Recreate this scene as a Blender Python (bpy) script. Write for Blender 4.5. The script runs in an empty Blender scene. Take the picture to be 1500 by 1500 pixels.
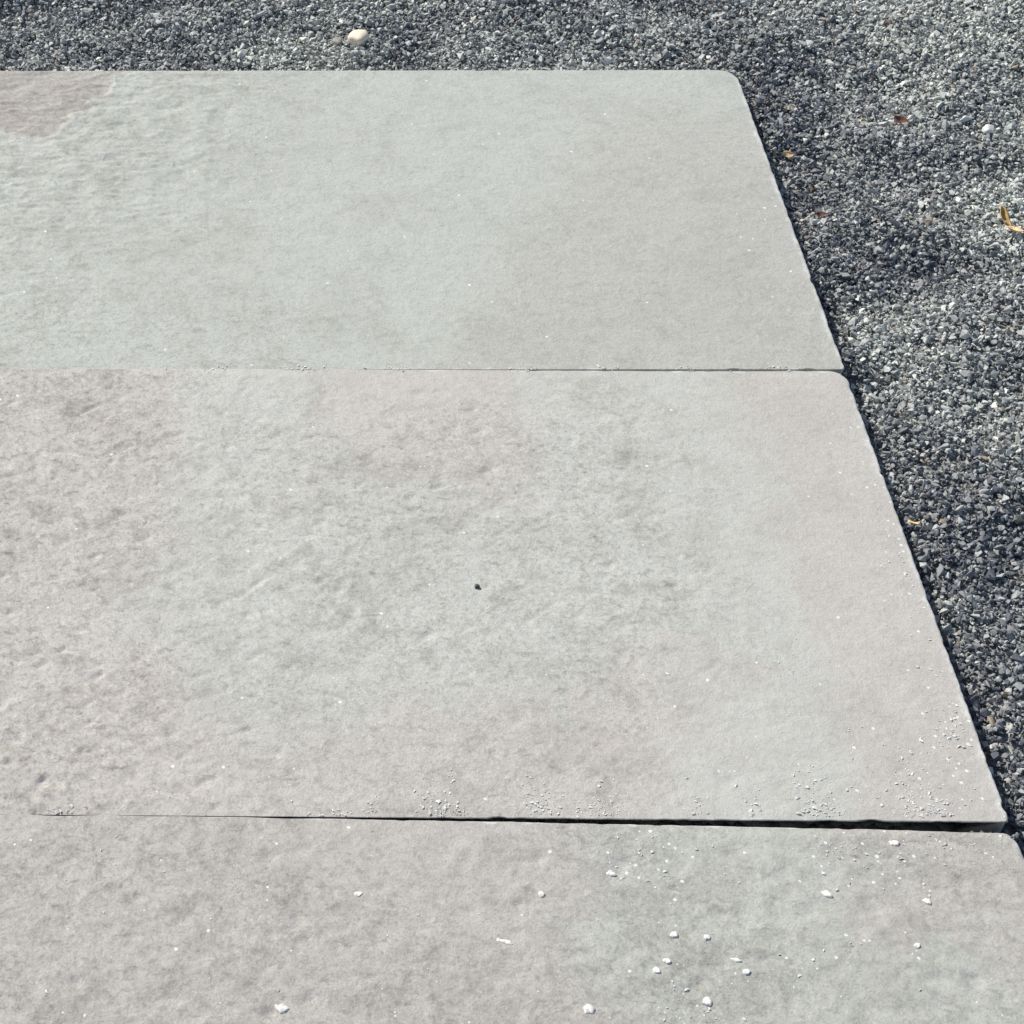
import bpy, bmesh, math, random
import numpy as np
from mathutils import Vector, Matrix

random.seed(7)
rng = np.random.default_rng(11)
scene = bpy.context.scene
col = scene.collection

# ------------------------------------------------------------------ camera
CAM_H, PITCH = 1.366, math.radians(43.198)
cam_d = bpy.data.cameras.new('camera')
cam = bpy.data.objects.new('camera', cam_d)
col.objects.link(cam)
cam.location = (0, 0, CAM_H)
cam.rotation_euler = (math.pi / 2 - PITCH, 0, 0)
cam_d.sensor_width = 36.0
cam_d.lens = 72.0
cam_d.shift_x = 460 / 1500            # the photograph is an off-centre crop
cam_d.clip_start, cam_d.clip_end = 0.05, 400
scene.camera = cam

# ------------------------------------------------------------------ light
SUN_AZ, SUN_EL = math.radians(-44), math.radians(42)     # behind the slabs, a little to the left
world = bpy.data.worlds.new('World')
scene.world = world
world.use_nodes = True
wn = world.node_tree.nodes
sky = wn.new('ShaderNodeTexSky')
sky.sky_type = 'NISHITA'
sky.sun_disc = False
sky.sun_elevation = SUN_EL
sky.sun_rotation = SUN_AZ
wn['Background'].inputs['Strength'].default_value = 0.09
world.node_tree.links.new(sky.outputs[0], wn['Background'].inputs['Color'])

sd = bpy.data.lights.new('sun', 'SUN')
sd.energy, sd.angle, sd.color = 4.2, math.radians(0.53), (1.0, 0.955, 0.88)
sun = bpy.data.objects.new('sun', sd)
col.objects.link(sun)
sun_vec = Vector((math.sin(SUN_AZ) * math.cos(SUN_EL), math.cos(SUN_AZ) * math.cos(SUN_EL), math.sin(SUN_EL)))
sun.rotation_euler = sun_vec.to_track_quat('Z', 'Y').to_euler()
sun.location = sun_vec * 20

vs = scene.view_settings
vs.view_transform, vs.look, vs.gamma, vs.exposure = 'Standard', 'None', 1.0, 0.22
vs.use_curve_mapping = False

# ------------------------------------------------------------------ noise
def _hash(ix, iy, seed):
    h = (ix.astype(np.int64) * 374761393 + iy.astype(np.int64) * 668265263 + seed * 974711) & 0xFFFFFFFF
    h = ((h ^ (h >> 13)) * 1274126177) & 0xFFFFFFFF
    return h ^ (h >> 16)

def gnoise(x, y, seed=0):
    """2-D gradient noise, about -1..1"""
    x = np.asarray(x, float); y = np.asarray(y, float)
    ix, iy = np.floor(x), np.floor(y)
    fx, fy = x - ix, y - iy
    def g(dx, dy):
        a = _hash(ix + dx, iy + dy, seed) / 4294967296.0 * 2 * math.pi
        return np.cos(a) * (fx - dx) + np.sin(a) * (fy - dy)
    u = fx ** 3 * (fx * (fx * 6 - 15) + 10); v = fy ** 3 * (fy * (fy * 6 - 15) + 10)
    a = g(0, 0) * (1 - u) + g(1, 0) * u
    b = g(0, 1) * (1 - u) + g(1, 1) * u
    return (a * (1 - v) + b * v) * 1.45

def fbm(x, y, seed=0, oct=4, gain=0.5):
    s, a, n = 0, 1.0, 0
    for k in range(oct):
        s = s + a * gnoise(x * 2 ** k, y * 2 ** k, seed + 17 * k); n += a; a *= gain
    return s / n

def sstep(a, b, x):
    t = np.clip((x - a) / (b - a), 0, 1)
    return t * t * (3 - 2 * t)

# ------------------------------------------------------------------ helpers
def tag(o, label=None, cat=None, group=None, kind=None):
    if label: o['label'] = label
    if cat: o['category'] = cat
    if group: o['group'] = group
    if kind: o['kind'] = kind
    return o

def mesh_np(name, verts, faces, mat, smooth=False):
    """verts (n,3), faces (m,3) or (m,4)"""
    me = bpy.data.meshes.new(name)
    k = faces.shape[1]
    me.vertices.add(len(verts)); me.vertices.foreach_set('co', np.ascontiguousarray(verts, np.float32).ravel())
    me.loops.add(faces.size); me.loops.foreach_set('vertex_index', np.ascontiguousarray(faces, np.int32).ravel())
    me.polygons.add(len(faces))
    me.polygons.foreach_set('loop_start', np.arange(0, faces.size, k, dtype=np.int32))
    me.polygons.foreach_set('loop_total', np.full(len(faces), k, np.int32))
    me.polygons.foreach_set('use_smooth', np.full(len(faces), smooth, bool))
    me.update(calc_edges=True); me.validate()
    me.materials.append(mat)
    return me

def link(name, me, loc=(0, 0, 0), rot=(0, 0, 0), parent=None):
    o = bpy.data.objects.new(name, me); col.objects.link(o)
    o.location, o.rotation_euler, o.parent = loc, rot, parent
    return o

class NT:
    def __init__(self, name):
        self.m = bpy.data.materials.new(name); self.m.use_nodes = True
        self.n, self.l = self.m.node_tree.nodes, self.m.node_tree.links
        self.b = self.n['Principled BSDF']
    def add(self, t, **kw):
        nd = self.n.new('ShaderNode' + t)
        for k, v in kw.items():
            if k in nd.bl_rna.properties: setattr(nd, k, v)
            else: nd.inputs[k.replace('_', ' ')].default_value = v
        return nd
    def link(self, a, b): self.l.new(a, b)
    def math(self, op, a, b=None, clamp=False):
        nd = self.n.new('ShaderNodeMath'); nd.operation = op; nd.use_clamp = clamp
        for i, v in enumerate((a, b)):
            if v is None: continue
            if isinstance(v, (int, float)): nd.inputs[i].default_value = v
            else: self.link(v, nd.inputs[i])
        return nd.outputs[0]
    def mix(self, fac, a, b, blend='MIX'):
        nd = self.n.new('ShaderNodeMix'); nd.data_type = 'RGBA'; nd.blend_type = blend
        for s, v in ((0, fac), (6, a), (7, b)):
            if isinstance(v, (int, float)): nd.inputs[s].default_value = v
            elif isinstance(v, tuple): nd.inputs[s].default_value = (*v, 1)
            else: self.link(v, nd.inputs[s])
        return nd.outputs[2]
    def ramp(self, fac, a, b):
        nd = self.n.new('ShaderNodeMapRange'); nd.interpolation_type = 'SMOOTHSTEP'
        self.link(fac, nd.inputs[0]); nd.inputs[1].default_value = a; nd.inputs[2].default_value = b
        return nd.outputs[0]
    def noise(self, vec, scale, detail=4, rough=0.55, dist=0.0, w=0.0):
        nd = self.n.new('ShaderNodeTexNoise'); nd.noise_dimensions = '4D'
        nd.inputs['Scale'].default_value = scale; nd.inputs['Detail'].default_value = detail
        nd.inputs['Roughness'].default_value = rough; nd.inputs['Distortion'].default_value = dist
        nd.inputs['W'].default_value = w
        self.link(vec, nd.inputs['Vector'])
        return nd.outputs[0]

# ------------------------------------------------------------------ slab stone material
def slab_material(name, green, pink, seed):
    t = NT(name)
    co = t.add('TexCoord').outputs['Object']
    at = t.add('Attribute', attribute_name='tint')
    sep = t.add('SeparateColor'); t.link(at.outputs['Color'], sep.inputs[0])
    pinkness, rough_zone, fleck_zone = sep.outputs[0], sep.outputs[1], sep.outputs[2]
    base = t.mix(pinkness, green, pink)
    def darken(c, fac, k0, k1, tone):
        """multiply by a stain tone; strength k0 everywhere, k0+k1 in the rough zones"""
        return t.mix(t.math('MULTIPLY', fac, t.math('ADD', t.math('MULTIPLY', rough_zone, k1), k0)), c, tone, 'MULTIPLY')
    # broad clouding and water marks
    cl = t.noise(co, 6, 5, 0.62, 0.9, seed)
    base = darken(base, t.ramp(cl, 0.44, 0.64), 0.22, 0.22, (0.85, 0.84, 0.82))
    cb = t.noise(co, 15, 5, 0.65, 1.2, seed + 2)
    base = darken(base, t.ramp(cb, 0.47, 0.63), 0.16, 0.56, (0.80, 0.79, 0.77))
    # medium mottling
    mo = t.noise(co, 48, 5, 0.66, 1.0, seed + 3)
    base = darken(base, t.ramp(mo, 0.48, 0.66), 0.10, 0.74, (0.70, 0.69, 0.67))
    # streaks of darker grain lying along the riven bed
    mp = t.add('Mapping'); t.link(co, mp.inputs[0])
    mp.inputs['Rotation'].default_value = (0, 0, math.radians(38)); mp.inputs['Scale'].default_value = (1, 2.2, 1)
    st = t.noise(mp.outputs[0], 62, 3, 0.6, 0.5, seed + 5)
    base = darken(base, t.ramp(st, 0.58, 0.68), 0.05, 0.70, (0.62, 0.61, 0.60))
    # salt-and-pepper grain
    sg = t.noise(co, 190, 4, 0.75, 0.6, seed + 6)
    base = darken(base, t.ramp(sg, 0.50, 0.66), 0.18, 0.72, (0.66, 0.655, 0.64))
    base = t.mix(t.math('MULTIPLY', t.ramp(sg, 0.46, 0.34), t.math('ADD', t.math('MULTIPLY', rough_zone, 0.35), 0.10)), base, tuple(min(.75, c * 1.35) for c in green))
    # fine sandy grain
    fg = t.noise(co, 520, 3, 0.7, 0, seed + 7)
    base = darken(base, t.ramp(fg, 0.42, 0.68), 0.35, 0.5, (0.72, 0.72, 0.71))
    # pale bruised arris where the edge has been knocked
    base = t.mix(t.math('MULTIPLY', t.ramp(t.math('ADD', at.outputs['Alpha'], t.math('MULTIPLY', t.math('SUBTRACT', sg, .5), 1.6)), .45, .95), .65), base, (0.70, 0.69, 0.655))
    # mineral flecks, the mica's glint painted in as pale colour
    vo = t.add('TexVoronoi', feature='F1', Scale=230.0); t.link(co, vo.inputs['Vector'])
    vsep = t.add('SeparateColor'); t.link(vo.outputs['Color'], vsep.inputs[0])
    thr = t.math('SUBTRACT', 1.0, t.math('MULTIPLY', fleck_zone, 0.24))
    pick = t.math('GREATER_THAN', vsep.outputs[0], thr)
    fl = t.math('MULTIPLY', pick, t.math('LESS_THAN', vo.outputs['Distance'], t.math('MULTIPLY', vsep.outputs[1], 0.42)))
    base = t.mix(t.math('MULTIPLY', fl, 0.85), base, (0.82, 0.81, 0.78))
    t.link(base, t.b.inputs['Base Color'])
    rg = t.math('ADD', t.math('MULTIPLY', mo, 0.22), 0.56)
    t.link(t.math('SUBTRACT', rg, t.math('MULTIPLY', fl, 0.35)), t.b.inputs['Roughness'])
    t.b.inputs['Specular IOR Level'].default_value = 0.35
    # relief below the mesh's own resolution
    b1 = t.add('Bump', Strength=0.40, Distance=0.0022); t.link(mo, b1.inputs['Height'])
    b2 = t.add('Bump', Strength=0.50, Distance=0.0012)
    t.link(t.noise(co, 170, 4, 0.65, 0.7, seed + 9), b2.inputs['Height']); t.link(b1.outputs[0], b2.inputs['Normal'])
    b3 = t.add('Bump', Strength=0.5, Distance=0.0006); t.link(fg, b3.inputs['Height']); t.link(b2.outputs[0], b3.inputs['Normal'])
    t.link(b3.outputs[0], t.b.inputs['Normal'])
    return t.m

def box_mask(x, y, x0, x1, y0, y1, s):
    return sstep(x0 - s, x0 + s, x) * (1 - sstep(x1 - s, x1 + s, x)) * sstep(y0 - s, y0 + s, y) * (1 - sstep(y1 - s, y1 + s, y))

THICK = 0.042

def slab_mesh(name, corners, mat, seed, tint_fn, relief_fn, ny, corner_r, bevel, edge_amp, back_curve, tight, undercut):
    """corners: back-left, back-right, front-right, front-left (world x, y). bevel: (back, right, front, left)"""
    bl, br, fr, fl = [np.array(c) for c in corners]
    Wd = 0.5 * (np.linalg.norm(br - bl) + np.linalg.norm(fr - fl)); Dp = 0.5 * (np.linalg.norm(bl - fl) + np.linalg.norm(br - fr))
    near = np.array([0, .0006, .0012, .0019, .0028, .004, .0055])
    nx = 400
    a = np.unique(np.round(np.concatenate([near, np.linspace(.0078, Wd - .0078, nx), Wd - near]), 6))
    b = np.unique(np.round(np.concatenate([near, np.linspace(.0078, Dp - .0078, ny), Dp - near]), 6))
    A, B = np.meshgrid(a, b, indexing='ij')                 # A from left, B from front
    eL, eR, eF, eB = A.copy(), Wd - A, B.copy(), Dp - B
    # rounded corners (square to disc inside the corner cell)
    for (sx, sy, r) in corner_r:
        ca = np.where(sx > 0, A - (Wd - r), r - A) / r
        cb = np.where(sy > 0, B - (Dp - r), r - B) / r
        ins = (ca > 0) & (cb > 0)
        m = np.maximum(ca, cb); l = np.sqrt(ca ** 2 + cb ** 2) + 1e-9
        k = np.where(ins, m / l, 1.0)
        na, nb = ca * k, cb * k
        A = np.where(ins, (Wd - r + na * r) if sx > 0 else (r - na * r), A)
        B = np.where(ins, (Dp - r + nb * r) if sy > 0 else (r - nb * r), B)
    s, t = A / Wd, B / Dp
    X = (1 - t) * ((1 - s) * fl[0] + s * fr[0]) + t * ((1 - s) * bl[0] + s * br[0])
    Y = (1 - t) * ((1 - s) * fl[1] + s * fr[1]) + t * ((1 - s) * bl[1] + s * br[1])
    # hand-dressed outline: each edge wavers a little and is nicked here and there
    def waver(u, sd, amp):
        n = 0.55 * fbm(u * 9, u * 0 + sd, seed + sd, 3) + 0.45 * fbm(u * 60, u * 0 + sd, seed + 40 + sd, 3)
        nick = np.clip(gnoise(u * 38, u * 0 + 3.7, seed + 90 + sd) - 0.45, 0, 1) * 2.2
        return -amp * (np.abs(n) + nick)
    fall = lambda e: np.exp(-e / 0.004)
    gB, gF = [(0.02 + 0.98 * sstep(q[0], q[1], X)) if q else 1.0 for q in tight]
    Y = Y - back_curve(X) * np.exp(-eB / .09)
    X = X + waver(Y, 1, edge_amp[1]) * fall(eR) - waver(Y, 2, edge_amp[3]) * fall(eL)
    Y = Y + waver(X, 3, edge_amp[0]) * gB * fall(eB) - waver(X, 4, edge_amp[2]) * gF * fall(eF)
    Z = 1.05 * relief_fn(X, Y)
    emin = np.minimum(np.minimum(eL, eR), np.minimum(eF, eB))
    Z = Z * sstep(0, .012, emin)
    for e, bv, axis, sd in ((eB, bevel[0] * gB, X, 5), (eR, bevel[1], Y, 6), (eF, bevel[2] * gF, X, 7), (eL, bevel[3], Y, 8)):
        bb = bv * (0.65 + 0.9 * np.abs(fbm(axis * 30, axis * 0 + sd, seed + sd, 3)))
        q = np.clip(1 - e / bb, 0, 1)
        Z = Z - bb * (1 - np.sqrt(np.clip(1 - q ** 2, 0, 1))) * 0.8
    n0, n1 = A.shape
    idx = np.arange(n0 * n1).reshape(n0, n1)
    top = np.stack([X, Y, Z], -1).reshape(-1, 3)
    F = np.stack([idx[:-1, :-1], idx[1:, :-1], idx[1:, 1:], idx[:-1, 1:]], -1).reshape(-1, 4)
    ring = np.concatenate([idx[:, 0], idx[-1, 1:], idx[-2::-1, -1], idx[0, -2:0:-1]])
    cen = top.mean(0)
    verts = [top]; prev = ring; base = len(top); faces = [F]
    rp = top[ring]
    nxt = np.roll(rp, -1, 0) - np.roll(rp, 1, 0)
    nor = np.stack([nxt[:, 1], -nxt[:, 0]], -1); nor /= np.linalg.norm(nor, axis=1)[:, None] + 1e-9
    arc = np.cumsum(np.linalg.norm(rp - np.roll(rp, 1, 0), axis=1))
    for d in (.003, .007, .013, .021, .030, THICK):
        p = rp.copy(); p[:, 2] = np.minimum(rp[:, 2], 0) * (1 - d / THICK) - d
        off = 0.0011 * fbm(arc * 70, arc * 0 + d * 300, seed + 70, 3) - 0.0009 * np.where(nor[:, 1] ** 2 > .5, .25, 1) - d * 0.045 - undercut * d * sstep(.15, .6, -nor[:, 1])
        p[:, :2] += nor * off[:, None]
        ids = base + np.arange(len(ring)); base += len(ring)
        verts.append(p); faces.append(np.stack([prev, ids, np.roll(ids, -1), np.roll(prev, -1)], -1)); prev = ids
    verts = np.concatenate(verts); faces = np.concatenate(faces)
    me = mesh_np(name, verts, faces[:, ::1], mat, True)
    ca = me.color_attributes.new('tint', 'FLOAT_COLOR', 'POINT')
    c = np.ones((len(verts), 4), np.float32)
    p, r, fk = tint_fn(verts[:, 0], verts[:, 1])
    dr = (verts[:, 0] - .682) * -1; tx = (verts[:, 0] - corners[0][0]) / (corners[1][0] - corners[0][0])
    db = corners[0][1] + (corners[1][1] - corners[0][1]) * tx - back_curve(verts[:, 0]) - verts[:, 1]
    df = verts[:, 1] - (corners[3][1] + (corners[2][1] - corners[3][1]) * tx)
    n_ = fbm(verts[:, 0] * 45, verts[:, 1] * 45, seed + 77, 3)
    c[:, 3] = np.clip(np.maximum(np.exp(-np.clip(dr, 0, 9) / .010), 1.0 * np.exp(-np.clip(np.minimum(db, df), 0, 9) / .0035) * (.55 + 1.4 * n_) * sstep(-.15, .3, verts[:, 0])) * (1 + .9 * n_), 0, 1)
    c[:, 0], c[:, 1], c[:, 2] = np.clip(p, 0, 1), np.clip(r, 0, 1), np.clip(fk, 0, 1)
    ca.data.foreach_set('color', c.ravel())
    # bottom face so the slab is closed
    bm = bmesh.new(); bm.from_mesh(me); bm.verts.ensure_lookup_table()
    bm.faces.new([bm.verts[i] for i in prev[::-1]])
    bmesh.ops.recalc_face_normals(bm, faces=bm.faces)
    bm.to_mesh(me); bm.free()
    return me

# ------------------------------------------------------------------ the three slabs
GREEN1, PINK1 = (0.490, 0.505, 0.456), (0.420, 0.386, 0.350)
GREEN2, PINK2 = (0.528, 0.530, 0.484), (0.520, 0.489, 0.450)
GREEN3, PINK3 = (0.470, 0.474, 0.430), (0.470, 0.445, 0.408)

def warp(x, y, seed, amp=0.05, sc=9):
    return x + amp * fbm(x * sc, y * sc, seed, 4), y + amp * fbm(x * sc + 31, y * sc + 7, seed + 1, 4)

def ridges(x, y, sc, seed):
    u, v = warp(x, y, seed + 5, 0.012, 26)
    n = fbm(u * sc, v * sc * 1.5, seed, 4)
    return (1 - np.abs(n) * 2.2)

def tint1(x, y):
    u, v = warp(x, y, 61, 0.045, 11)
    u, v = warp(u, v, 64, 0.030, 34)
    lay = sstep(-.25, .25, fbm(x * 14, y * 46, 65, 4) + .25)
    u = u + .5 * (2.27 - v)
    p = (0.40 + .5 * lay) * box_mask(u, v, -0.9, -0.095, 2.125, 2.6, 0.012) + 0.35 * box_mask(u, v, .55, 1.2, 1.5, 2.17, .05)
    p = p + 0.22 * sstep(0.1, .5, fbm(x * 5, y * 5, 62, 4)) * (x < .15)
    r = 0.26 + 0.40 * (1 - sstep(-0.1, 0.3, u)) + 0.25 * box_mask(u, v, -.5, .4, 1.6, 1.8, .04)
    fk = 0.015 + 0.5 * sstep(.60, .68, x) * sstep(.1, .5, gnoise(x * 15, y * 15, 4)) + .1 * (1 - sstep(1.675, 1.72, y))
    return p, r, fk

def tint2(x, y):
    u, v = warp(x, y, 71, 0.09, 9)
    u, v = warp(u, v, 75, 0.05, 30)
    p = 0.9 * box_mask(u, v, -0.9, -0.03, 1.0, 1.8, .05) + 0.8 * box_mask(u, v, .11, .33, 1.47, 1.8, .03)
    p = p + 0.8 * box_mask(u, v, -.1, .42, 1.0, 1.2, .04) + .75 * box_mask(u, v, .56, .8, 1.0, 1.8, .035)
    p = p + 0.6 * box_mask(u, v, .34, .5, 1.17, 1.26, .02)
    r = 0.16 + 0.75 * (1 - sstep(-.1, .12, u)) + 0.6 * box_mask(u, v, .05, .48, 1.25, 1.62, .07) + .4 * box_mask(u, v, .05, .4, 1.0, 1.25, .05)
    pat = sstep(0.0, .5, fbm(x * 11, y * 11, 73, 3))
    fk = 0.02 + (0.30 + .9 * pat) * sstep(.36, .66, x) * (1 - sstep(1.10, 1.34, y)) + .7 * sstep(.62, .675, x) * (.3 + pat) + .3 * pat * (1 - sstep(1.09, 1.16, y))
    return p, r, fk

def tint3(x, y):
    u, v = warp(x, y, 81, 0.09, 9)
    u, v = warp(u, v, 85, 0.05, 30)
    p = 0.9 * (1 - sstep(.28, .36, u)) + .85 * sstep(.50, .57, u) * sstep(.9, .96, v)
    r = 0.55 + 0.45 * fbm(x * 7, y * 7, 82, 3) + 0.2 * (1 - sstep(-.1, .3, x))
    pat = sstep(-0.05, .5, fbm(x * 12, y * 12, 83, 3))
    fk = 0.06 + 0.75 * pat * sstep(.15, .42, x)
    return p, r, fk

def relief1(x, y):
    z = 0.0007 * fbm(x * 6, y * 6, 11, 3) + 0.00042 * fbm(x * 40, y * 62, 12, 4)
    u, v = warp(x, y, 61, 0.045, 11)
    wz = (1 - sstep(-.14, .16, u)) * sstep(1.85, 2.05, v)                      # wrinkled far corner
    z = z + wz * (0.0017 * ridges(x, y, 17, 13) + .0012 * ridges(x * .6, y * 1.5, 30, 15))
    u, v = warp(u, v, 64, 0.030, 34)
    u = u + .5 * (2.27 - v)
    z = z - 0.0022 * box_mask(u, v, -0.9, -0.095, 2.125, 2.6, 0.005)             # a lost flake
    z = z + 0.0009 * (1 - sstep(0, .25, u)) * ridges(x * .8, y * 1.3, 34, 14)
    return z

def relief2(x, y):
    z = 0.0009 * fbm(x * 5, y * 5, 21, 3) + 0.00030 * fbm(x * 40, y * 52, 22, 4)
    u, v = warp(x, y, 71, 0.06, 10)
    m = (1 - sstep(-.1, .14, u)) + .8 * box_mask(u, v, .02, .5, 1.24, 1.64, .08) + .5 * (1 - sstep(1.1, 1.3, v))
    c, s = math.cos(-.66), math.sin(-.66)
    a, b = x * c - y * s, x * s + y * c
    z = z - 0.0015 * m * sstep(.25, .62, fbm(a * 34, b * 70, 23, 3))
    z = z + 0.0008 * m * ridges(x, y, 26, 24)
    return z

def relief3(x, y):
    z = 0.0011 * fbm(x * 7, y * 7, 31, 3) + 0.00055 * fbm(x * 42, y * 50, 32, 4)
    z = z - 0.0014 * sstep(.22, .6, fbm(x * 30, y * 42, 33, 3)) + 0.0010 * ridges(x, y, 22, 34)
    return z

XL = -0.52
slabs = [
    ('paving_slab', [(XL, 2.271), (.681, 2.2742), (.6826, 1.6742), (XL, 1.6740)], tint1, relief1, 230, GREEN1, PINK1, 1,
     [(1, 1, .026), (1, -1, .006)], (.0035, .0040, .0009, .003), (.0022, .0042, .0020, .001), -0.0004, (lambda x: 0 * x, (None, (.0, .6)), .1),
     'pale grey-green paving slab farthest back, against the dark gravel, with a pinkish far left corner'),
    ('paving_slab', [(XL, 1.6740), (.6815, 1.6726), (.6822, 1.0745), (XL, 1.0858)], tint2, relief2, 230, GREEN2, PINK2, 2,
     [(1, 1, .019), (1, -1, .006)], (.0012, .0042, .0014, .003), (.0022, .0046, .0026, .001), 0.0, (lambda x: (-.0008 + .0017 * gnoise(x * 17, x * 0 + 2.4, 8)) * (1 - sstep(.0, .45, x)) + .0015 * sstep(.15, .55, x) * (.75 + .7 * fbm(x * 12, x * 0 + 5, 12, 3)), ((.1, .6), (-.1, .4)), .8),
     'middle paving slab of the three, grey with soft pink patches and a tiny dark chip'),
    ('paving_slab', [(XL, 1.0857), (.6830, 1.0742), (.6830, 0.4750), (XL, 0.4850)], tint3, relief3, 190, GREEN3, PINK3, 3,
     [(1, 1, .013), (1, -1, .012)], (.0014, .0042, .003, .003), (.0028, .0044, .001, .001), 0.0003, (lambda x: (.0001 + .0018 * gnoise(x * 19, x * 0 + 2.4, 9)) * (1 - sstep(-.1, .25, x)) + .0010 * sstep(-.1, .3, x) * fbm(x * 8, x * 0, 10, 3) + .0108 * np.clip((x + .12) / .80, 0, 1.1) ** 1.7, ((-.1, .4), None), 0),
     'nearest paving slab, rough mottled grey scattered with white grit, below the wide dark joint'),
]
slab_quads = []
for (nm, cs, tf, rf, ny, g, p, sd_, cr, bv, ea, z, ex, lab) in slabs:
    me = slab_mesh(nm, cs, slab_material('riven_stone_%d' % sd_, g, p, sd_ * 3.7), sd_ * 100, tf, rf, ny, cr, bv, ea, *ex)
    tag(link(nm, me, (0, 0, z)), lab, 'paving slab', 'paving slabs in the row')
    slab_quads.append(cs)

# ------------------------------------------------------------------ gravel bed
SLAB_R, SLAB_B = 0.682, 2.274

def bed(x, y):
    """height of the gravel surface"""
    z = -0.019 + 0.024 * fbm(x * 6.0, y * 6.0, 201, 2) + 0.012 * fbm(x * 14, y * 14, 202, 2)
    d = np.maximum(x - SLAB_R, y - SLAB_B)
    right = np.exp(-np.clip(x - SLAB_R, 0, 9) / .035) * (y < SLAB_B)
    z = z - 0.013 * right * (0.7 + 0.6 * fbm(y * 9, y * 0, 203, 2))
    z = z + 0.003 * np.exp(-np.clip(y - SLAB_B, 0, 9) / .03) * (x < SLAB_R)
    return -0.002 - np.logaddexp(0, (-0.002 - z) * 300) / 300

def stone_material(name):
    t = NT(name)
    co = t.add('TexCoord').outputs['Object']
    at = t.add('Attribute', attribute_name='stone')
    n = t.noise(co, 900, 3, 0.6)
    c = t.mix(0.55, at.outputs['Color'], t.mix(t.ramp(n, .3, .7), (0.5, 0.5, 0.5), (1.1, 1.1, 1.1)), 'MULTIPLY')
    c = t.mix(0.0, c, c)
    t.link(c, t.b.inputs['Base Color'])
    t.b.inputs['Roughness'].default_value = 0.62
    t.b.inputs['Specular IOR Level'].default_value = 0.4
    return t.m

def ground_material():
    t = NT('gravel_bed')
    co = t.add('TexCoord').outputs['Object']
    vo = t.add('TexVoronoi', Scale=120.0); t.link(co, vo.inputs['Vector'])
    sp = t.add('SeparateColor'); t.link(vo.outputs['Color'], sp.inputs[0])
    c = t.mix(sp.outputs[0], (0.13, 0.135, 0.145), (0.52, 0.52, 0.48))
    c = t.mix(t.math('MULTIPLY', t.noise(co, 6, 4), .4), c, (0.20, 0.20, 0.18))
    t.link(c, t.b.inputs['Base Color']); t.b.inputs['Roughness'].default_value = 0.8
    b = t.add('Bump', Strength=1.0, Distance=0.006, invert=True); t.link(vo.outputs['Distance'], b.inputs['Height'])
    t.link(b.outputs[0], t.b.inputs['Normal'])
    return t.m

gx = np.unique(np.concatenate([[-150, -40, -12, -5, -2.5, -1.5], np.arange(-1.0, 2.001, .02), [2.6, 4, 8, 20, 60, 150]]))
gy = np.unique(np.concatenate([[-150, -40, -12, -5, -2, -.8], np.arange(0.0, 3.401, .02), [4, 6, 10, 25, 70, 150]]))
GX, GY = np.meshgrid(gx, gy, indexing='ij')
under = sstep(XL - .03, XL + .0, GX) * (1 - sstep(SLAB_R, SLAB_R + .03, GX)) * (1 - sstep(SLAB_B, SLAB_B + .03, GY)) * sstep(.44, .48, GY)
GZ = (bed(GX, GY) - 0.005) * (1 - under) + under * (-THICK - .006)
gi = np.arange(GX.size).reshape(GX.shape)
gf = np.stack([gi[:-1, :-1], gi[1:, :-1], gi[1:, 1:], gi[:-1, 1:]], -1).reshape(-1, 4)
ground = link('ground', mesh_np('ground', np.stack([GX, GY, GZ], -1).reshape(-1, 3), gf, ground_material(), True))
tag(ground, kind='structure')

# angular chips: convex hulls of a few random points
def chip_hull(r, npts=10):
    bm = bmesh.new()
    for _ in range(npts):
        v = Vector((r.gauss(0, 1), r.gauss(0, 1), r.gauss(0, 1))).normalized() * r.uniform(.8, 1.1)
        bm.verts.new((v.x * 1.15, v.y * .9, v.z * .68))
    res = bmesh.ops.convex_hull(bm, input=bm.verts)
    junk = [g for g in res['geom_interior'] if isinstance(g, bmesh.types.BMVert)]
    bmesh.ops.delete(bm, geom=junk, context='VERTS')
    bmesh.ops.triangulate(bm, faces=bm.faces); bmesh.ops.recalc_face_normals(bm, faces=bm.faces)
    bm.verts.index_update()
    V = np.array([v.co[:] for v in bm.verts]); F = np.array([[v.index for v in f.verts] for f in bm.faces])
    bm.free()
    return V, F
r_ = random.Random(5)
PROTOS = [chip_hull(r_, 9 + k % 4) for k in range(28)]
FLAKES = [(V * np.array([1.1, 1.1, .35]), F) for V, F in [chip_hull(r_, 7) for k in range(10)]]
FINES = [chip_hull(r_, 6) for k in range(10)]

def rot_mats(n, tilt):
    az = rng.uniform(0, 2 * math.pi, n); tx = rng.normal(0, tilt, n); ty = rng.normal(0, tilt, n)
    ca, sa, cx, sx, cy, sy = np.cos(az), np.sin(az), np.cos(tx), np.sin(tx), np.cos(ty), np.sin(ty)
    o, l = np.zeros(n), np.ones(n)
    Rz = np.stack([ca, -sa, o, sa, ca, o, o, o, l], -1).reshape(-1, 3, 3)
    Rx = np.stack([l, o, o, o, cx, -sx, o, sx, cx], -1).reshape(-1, 3, 3)
    Ry = np.stack([cy, o, sy, o, l, o, -sy, o, cy], -1).reshape(-1, 3, 3)
    return Rx @ Ry @ Rz

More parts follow.
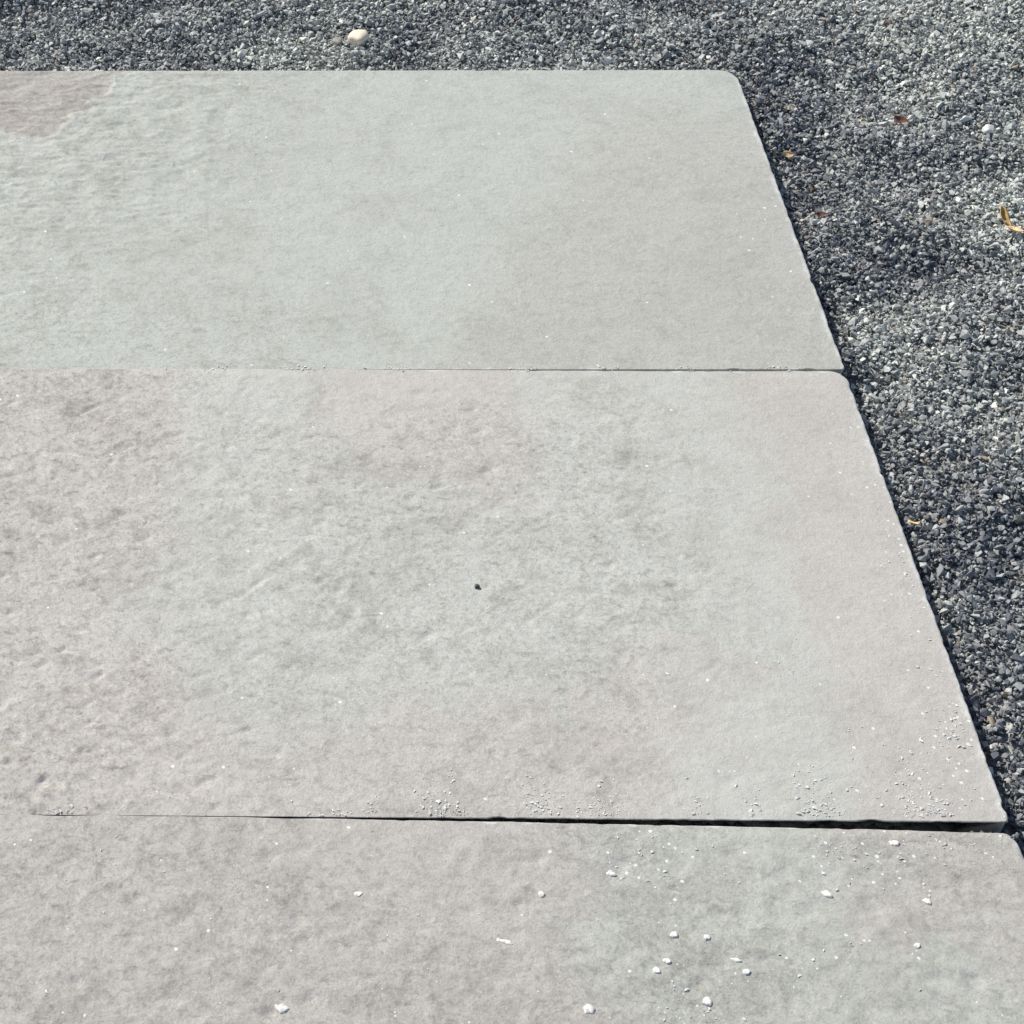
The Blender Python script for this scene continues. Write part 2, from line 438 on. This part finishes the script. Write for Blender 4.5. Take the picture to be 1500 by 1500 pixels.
def scatter(name, protos, pos, rad, cols, mat, tilt):
    n = len(pos); R = rot_mats(n, tilt); kind = rng.integers(0, len(protos), n)
    sc = rad[:, None] * rng.uniform(.82, 1.2, (n, 3))
    VV, FF, CC, base = [], [], [], 0
    for k, (V, F) in enumerate(protos):
        s = np.nonzero(kind == k)[0]
        if not len(s): continue
        P = np.einsum('nij,nvj->nvi', R[s], V[None] * sc[s][:, None, :]) + pos[s][:, None, :]
        VV.append(P.reshape(-1, 3))
        FF.append((F[None] + base + (np.arange(len(s)) * len(V))[:, None, None]).reshape(-1, 3))
        CC.append(np.repeat(cols[s], len(V), 0)); base += len(s) * len(V)
    me = mesh_np(name, np.concatenate(VV), np.concatenate(FF), mat, False)
    ca = me.color_attributes.new('stone', 'FLOAT_COLOR', 'POINT')
    C = np.concatenate(CC); ca.data.foreach_set('color', np.concatenate([C, np.ones((len(C), 1))], 1).astype(np.float32).ravel())
    return me

def palette(n, x, y):
    dark, mid, light = np.array([.092, .100, .122]), np.array([.365, .375, .365]), np.array([.70, .712, .675])
    dust_shade = np.clip(.5 + .85 * fbm(x * 4.6, y * 4.6, 301, 3) + .55 * sstep(.75, 1.1, x) * sstep(1.7, 2.3, y) - .25 * (1 - sstep(1.0, 1.7, y)) - .55 * np.exp(-np.clip(x - SLAB_R, 0, 9) / .085) * sstep(-.4, .25, fbm(x * 7, y * 7, 303, 2)) * (y < SLAB_B), 0, 1)  # dust patches, plus shade painted as a dark band along the slabs' right side
    q = np.clip(rng.beta(1.6, 1.75, n) + .58 * (dust_shade - .5), 0, 1)
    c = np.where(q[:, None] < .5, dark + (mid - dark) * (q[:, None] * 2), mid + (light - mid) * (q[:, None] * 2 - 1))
    c = c * (1 + dust_shade[:, None] * np.array([.0, .01, -.03]))
    w = rng.random(n)
    c[w < .007] = np.array([.36, .29, .21]) * rng.uniform(.7, 1.2)
    c[(w > .012) & (w < .016)] = np.array([.19, .135, .105])
    c[w > .994] = (.62, .61, .57)
    return c * rng.uniform(.94, 1.18, (n, 1))

def gravel_points(n, x0, x1, y0, y1, margin):
    x, y = rng.uniform(x0, x1, n), rng.uniform(y0, y1, n)
    clear = ~((x > XL - margin) & (x < SLAB_R + margin) & (y < SLAB_B + margin) & (y > .47 - margin))
    return x[clear], y[clear]

stone = stone_material('granite_chips')
# coarse chips over the ground that the photograph shows and a hand's breadth round it
xs, ys, rs, zs = [], [], [], []
for (x0, x1, y0, y1, dens) in ((SLAB_R, 1.18, .74, SLAB_B, 88000), (-.40, 1.27, SLAB_B, 2.60, 88000)):
    n = int((x1 - x0) * (y1 - y0) * dens)
    x, y = gravel_points(n, x0, x1, y0, y1, .0030)
    rad = np.clip(rng.lognormal(math.log(.0027), .38, len(x)), .0015, .0078)
    z = bed(x, y) + rng.uniform(-1.0, .55, len(x)) * .0050
    xs.append(x); ys.append(y); rs.append(rad); zs.append(z)
x, y, rad, z = map(np.concatenate, (xs, ys, rs, zs))
ok = ~((x < SLAB_R + rad * 1.15) & (y < SLAB_B + rad * 1.15))
x, y, rad, z = x[ok], y[ok], rad[ok], z[ok]
# some chips lie in the joint's open end, more are added to darken it
jx = rng.uniform(.40, .684, 150); jy = 1.0748 + (.682 - jx) * .0094 - rng.uniform(.002, .0075, 150)
x, y = np.append(x, jx), np.append(y, jy); rad = np.append(rad, rng.uniform(.0018, .0030, 150)); z = np.append(z, rng.uniform(-.034, -.011, 150))
jx = rng.uniform(.648, .688, 70); jy = rng.uniform(1.0655, 1.0718, 70)
x, y = np.append(x, jx), np.append(y, jy); rad = np.append(rad, rng.uniform(.0020, .0032, 70)); z = np.append(z, rng.uniform(-.022, -.0065, 70))
print('chips', len(x))
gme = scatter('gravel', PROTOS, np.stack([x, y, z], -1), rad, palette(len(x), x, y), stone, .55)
tag(link('gravel', gme), 'loose dark grey gravel chippings surrounding the paving slabs', 'gravel', kind='stuff')
# fines
xs, ys = [], []
for (x0, x1, y0, y1, dens) in ((SLAB_R, 1.2, .75, SLAB_B, 30000), (-.35, 1.25, SLAB_B, 2.6, 30000)):
    a_, b_ = gravel_points(int((x1 - x0) * (y1 - y0) * dens), x0, x1, y0, y1, .002)
    xs.append(a_); ys.append(b_)
x, y = np.concatenate(xs), np.concatenate(ys)
rad = np.clip(rng.lognormal(math.log(.0013), .3, len(x)), .0007, .0022)
z = bed(x, y) + rng.uniform(-.2, .75, len(x)) * .0046
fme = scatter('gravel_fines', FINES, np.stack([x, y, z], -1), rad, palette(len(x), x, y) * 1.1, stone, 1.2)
tag(link('gravel_fines', fme), 'fine stone grit lying among the gravel chippings', 'grit', kind='stuff')

# ------------------------------------------------------------------ small things lying about
def plain_mat(name, colr, var, rough=.6, scale=400):
    t = NT(name); co = t.add('TexCoord').outputs['Object']
    n = t.noise(co, scale, 4, .6)
    t.link(t.mix(t.ramp(n, .3, .72), tuple(c * (1 - var) for c in colr), tuple(min(1, c * (1 + var)) for c in colr)), t.b.inputs['Base Color'])
    t.b.inputs['Roughness'].default_value = rough
    b = t.add('Bump', Strength=.3, Distance=.0006); t.link(n, b.inputs['Height']); t.link(b.outputs[0], t.b.inputs['Normal'])
    return t.m

def pebble_mesh(name, size, mat, seed, sub=3, rough=.16, flat=False):
    bm = bmesh.new(); bmesh.ops.create_icosphere(bm, subdivisions=sub, radius=1)
    for v in bm.verts:
        d = v.co.normalized()
        k = 1 + rough * float(fbm(np.array([d.x * 1.4 + 3]), np.array([d.y * 1.4 + d.z * 1.9]), seed, 3)[0])
        # a few broken facets
        for q in range(4):
            rr = random.Random(seed * 10 + q); nn = Vector((rr.gauss(0, 1), rr.gauss(0, 1), rr.gauss(0, 1))).normalized()
            dd = d.dot(nn)
            if dd * k > .70: k = .70 / dd
        v.co = Vector((d.x * size[0], d.y * size[1], d.z * size[2])) * k
    for f in bm.faces: f.smooth = not flat
    me = bpy.data.meshes.new(name); bm.to_mesh(me); bm.free(); me.materials.append(mat)
    return me

def zbed(x, y): return float(bed(np.array([x]), np.array([y]))[0])

cream = plain_mat('cream_pebble', (.90, .77, .58), .12, .5)
white = plain_mat('white_quartz', (.76, .74, .69), .3, .6)
tan = plain_mat('tan_pebble', (.27, .255, .22), .25, .6)
ochre = plain_mat('ochre_leaf', (.62, .40, .14), .35, .55, 300)
rust = plain_mat('rust_leaf', (.17, .075, .045), .4, .6, 300)
straw = plain_mat('straw_leaf', (.66, .46, .24), .3, .55, 300)
basalt = plain_mat('dark_chip', (.06, .06, .058), .3, .7)

def pebble(x, y, lift, size, mat, seed, rz, label, cat='pebble', nm='pebble', group=None, flat=False, sub=3):
    tag(link(nm, pebble_mesh(nm, size, mat, seed, sub, flat=flat), (x, y, zbed(x, y) + lift), (.15, -.1, rz)), label, cat, group)

pebble(.2085, 2.3616, .0075, (.0150, .0120, .0085), cream, 3, .4, 'cream pebble on the gravel behind the farthest slab', group='pebbles on the gravel')
pebble(.1830, 2.3665, .0045, (.0095, .0080, .0055), tan, 4, 1.1, 'dull tan pebble just left of the cream pebble', group='pebbles on the gravel')
pebble(.9730, 2.1617, .0070, (.0085, .0068, .0045), white, 6, .2, 'bright white pebble on the gravel near the right edge', group='pebbles on the gravel')

def leaf_mesh(name, L, Wd, curl, mat, seed, ragged=.2):
    """a small curled dry leaf with thickness, midrib fold and torn margin"""
    rr = random.Random(seed); nu, nv = 16, 8
    V = np.zeros((nu, nv, 3))
    for i in range(nu):
        u = i / (nu - 1); prof = (math.sin(math.pi * min(1, u * .94 + .05)) ** .75)
        for j in range(nv):
            v = j / (nv - 1) * 2 - 1
            w = prof * (1 - ragged * rr.random() * (abs(v) > .8))
            V[i, j] = ((u - .5) * L, v * Wd * .5 * w, curl * L * (4 * (u - .5) ** 2 * .35 + abs(v) ** 1.5 * .35 * w + .08 * math.sin(7 * u + 3 * v + seed)))
    idx = np.arange(nu * nv).reshape(nu, nv)
    F = np.stack([idx[:-1, :-1], idx[1:, :-1], idx[1:, 1:], idx[:-1, 1:]], -1).reshape(-1, 4)
    top = V.reshape(-1, 3); bot = top - np.array([0, 0, .0005])
    ring = np.concatenate([idx[:, 0], idx[-1, 1:], idx[-2::-1, -1], idx[0, -2:0:-1]])
    S = np.stack([ring, ring + len(top), np.roll(ring, -1) + len(top), np.roll(ring, -1)], -1)
    return mesh_np(name, np.concatenate([top, bot]), np.concatenate([F, F[:, ::-1] + len(top), S]), mat, True)

def leaf(x, y, lift, L, Wd, curl, rot, mat, seed, label, stalk=True):
    root = link('dry_leaf', None, (x, y, zbed(x, y) + lift), rot)
    tag(root, label, 'leaf', 'dry leaf scraps on the gravel')
    link('blade', leaf_mesh('blade', L, Wd, curl, mat, seed), parent=root)
    if stalk:
        bm = bmesh.new(); bmesh.ops.create_cone(bm, segments=6, radius1=.0006, radius2=.0004, depth=L * .45, cap_ends=True)
        for v in bm.verts: v.co = Vector((-L * .5 - v.co.z - L * .20, .001 * math.sin(v.co.z * 300), .12 * curl * L - .0003 + abs(v.co.z) * .05))
        me = bpy.data.meshes.new('stalk'); bm.to_mesh(me); bm.free(); me.materials.append(mat)
        link('stalk', me, parent=root)

leaf(.7180, 2.1160, .0065, .016, .011, .35, (.35, .2, .3), straw, 11, 'small straw-coloured leaf scrap in the gravel beside the farthest slab')
leaf(.9310, 1.9600, .0085, .030, .013, .45, (.3, -.35, 1.75), ochre, 12, 'curled ochre leaf on the gravel at the right edge')
leaf(.9360, 1.9310, .0070, .024, .012, .40, (.2, .2, 2.3), straw, 13, 'pale leaf scrap just below the curled ochre leaf', False)
leaf(.8720, 2.1830, .0050, .021, .013, .45, (.25, .15, -.5), rust, 14, 'rust-brown leaf scrap on the gravel below the upper right corner')
leaf(.6965, 1.4458, .0130, .017, .009, .35, (.2, .5, 1.9), straw, 15, 'tan leaf scrap tucked against the middle slab edge')
leaf(.7330, 1.9950, .0045, .014, .009, .35, (.2, .1, .2), rust, 16, 'faint brown leaf scrap close to the farthest slab right edge', False)

# grit on the slabs: the chips one can point at
def flake_mesh(name, size, mat, seed):
    """a thin broken flake: ragged outline, sloping rim, slightly tilted top"""
    rr = random.Random(seed); n = 9
    ang = sorted((k + rr.uniform(-.35, .35)) / n * 2 * math.pi for k in range(n))
    rad = [rr.uniform(.72, 1.15) for _ in ang]
    V, F = [], []
    for h, k in ((-.9, 1.0), (.15, .98), (.75, .72)):
        for a, q in zip(ang, rad):
            V.append((math.cos(a) * q * k * size[0], math.sin(a) * q * k * size[1], h * size[2] * (1 + rr.uniform(-.2, .2))))
    V += [(0, 0, size[2]), (0, 0, -size[2])]
    for r0 in (0, n):
        for k in range(n):
            a, b = r0 + k, r0 + (k + 1) % n
            F += [(a, b, b + n), (a, b + n, a + n)]
    for k in range(n):
        F += [(2 * n + k, 2 * n + (k + 1) % n, 3 * n), ((k + 1) % n, k, 3 * n + 1)]
    return mesh_np(name, np.array(V), np.array(F), mat, False)

def on_slab(x, y, size, seed, rz, label, mat=white, cat='grit chip', nm='grit_chip', group='white grit chips on the nearest slab', z=None):
    if z is None: z = .0003 + 1.05 * float(relief3(np.array([x]), np.array([y]))[0])
    tag(link(nm, flake_mesh(nm, size, mat, seed), (x, y, z + size[2] * .55), (.05, -.06, rz)), label, cat, group)

on_slab(.2618, 1.3519, (.0030, .0026, .0022), 21, .3, 'tiny dark stone chip alone in the middle of the middle slab', basalt, group='grit on the slabs', z=1.05 * float(relief2(np.array([.2618]), np.array([1.3519]))[0]))
G = [
    (.0650, .8926, .0046, .0055, .0034, 1.4, 'white grit chip at the bottom edge, far left of the others'),
    (.1304, 1.0001, .0040, .0022, .0016, .1, 'white grit chip on the left half of the nearest slab under the joint'),
    (.2790, 1.0001, .0032, .0030, .0022, .7, 'white grit chip midway along the nearest slab, above the long white sliver'),
    (.2456, .9538, .0060, .0018, .0012, -.35, 'long thin white sliver on the nearest slab'),
    (.3799, .9603, .0034, .0030, .0024, .2, 'left one of a level pair of white grit chips on the nearest slab'),
    (.4056, .9577, .0030, .0026, .0020, .9, 'right one of a level pair of white grit chips on the nearest slab'),
    (.3608, .9269, .0036, .0027, .0020, .2, 'lower chip of two touching white grit chips'),
    (.3705, .9350, .0038, .0022, .0020, -.6, 'upper chip of two touching white grit chips'),
    (.4249, .9364, .0046, .0020, .0016, -.4, 'flat white grit chip just above a rounder one, lower right of the pair'),
    (.4310, .9250, .0033, .0028, .0022, .3, 'rounder white grit chip just below a flat one'),
    (.3953, .8981, .0046, .0036, .0024, -.5, 'white grit chip near the bottom edge right of centre'),
    (.3022, .8914, .0044, .0040, .0024, .5, 'white grit chip on the bottom edge at the middle'),
    (.5107, .9994, .0058, .0034, .0026, -.7, 'largest white grit chip, on the right part of the nearest slab'),
    (.5905, .9927, .0044, .0024, .0020, -.6, 'slanting white grit chip toward the right edge of the nearest slab'),
    (.5713, .9499, .0027, .0024, .0018, .2, 'small white grit chip lowest on the right part of the slab'),
    (.3387, 1.0213, .0046, .0020, .0015, -.2, 'thin white grit chip closest below the middle of the wide joint'),
    (.5785, 1.0513, .0050, .0026, .0020, -.3, 'white grit chip right under the wide end of the joint'),
]
for k, (x_, y_, a_, b_, c_, rz, lab) in enumerate(G):
    on_slab(x_, y_, (a_ * 1.0, b_ * 1.1, c_ * .5), 40 + k, rz, lab)

# fine pale grit dusting the near slabs (nobody could count it)
pts = rng.uniform((-.15, .86), (.672, 1.40), (26000, 2))
den = np.where(pts[:, 1] < 1.066, tint3(pts[:, 0], pts[:, 1])[2], tint2(pts[:, 0], pts[:, 1])[2])
keep = (rng.random(len(pts)) < den ** 1.6 * .42) & (np.abs(pts[:, 1] - 1.075) > .014)
pts = pts[keep]
ju = rng.uniform(-.05, .66, 420); j1 = np.column_stack([ju, 1.6745 + rng.normal(0, .0022, 420) + .001])
ju = rng.uniform(-.2, .40, 420); j2 = np.column_stack([ju, 1.0835 - (ju + .2) * .0094 + np.abs(rng.normal(0, .004, 420)) + .001])
ju = rng.uniform(.12, .672, 1500); j3 = np.column_stack([ju, 1.0795 + (.68 - ju) * .0094 + rng.exponential(.014, 1500)])
clump = lambda q, sd: q[sstep(-.1, .4, gnoise(q[:, 0] * 22, q[:, 1] * 0, sd)) > rng.random(len(q))]
pts = np.concatenate([pts, clump(j1, 5), clump(j2, 6), clump(j3, 7)])
rad = np.clip(rng.lognormal(math.log(.0010), .4, len(pts)), .0005, .0024)
zz = np.where(pts[:, 1] > 1.6, 0, np.where(pts[:, 1] < 1.07, 1.05 * relief3(pts[:, 0], pts[:, 1]) + .0003, 1.05 * relief2(pts[:, 0], pts[:, 1]))) + rad * .3
dme = scatter('slab_grit', FLAKES, np.column_stack([pts, zz]), rad, np.full((len(pts), 3), .76) * rng.uniform(.8, 1.1, (len(pts), 1)) * np.array([1, .99, .95]), stone, .12)
tag(link('slab_grit', dme), 'fine pale grit sprinkled over the near paving slabs', 'grit', kind='stuff')
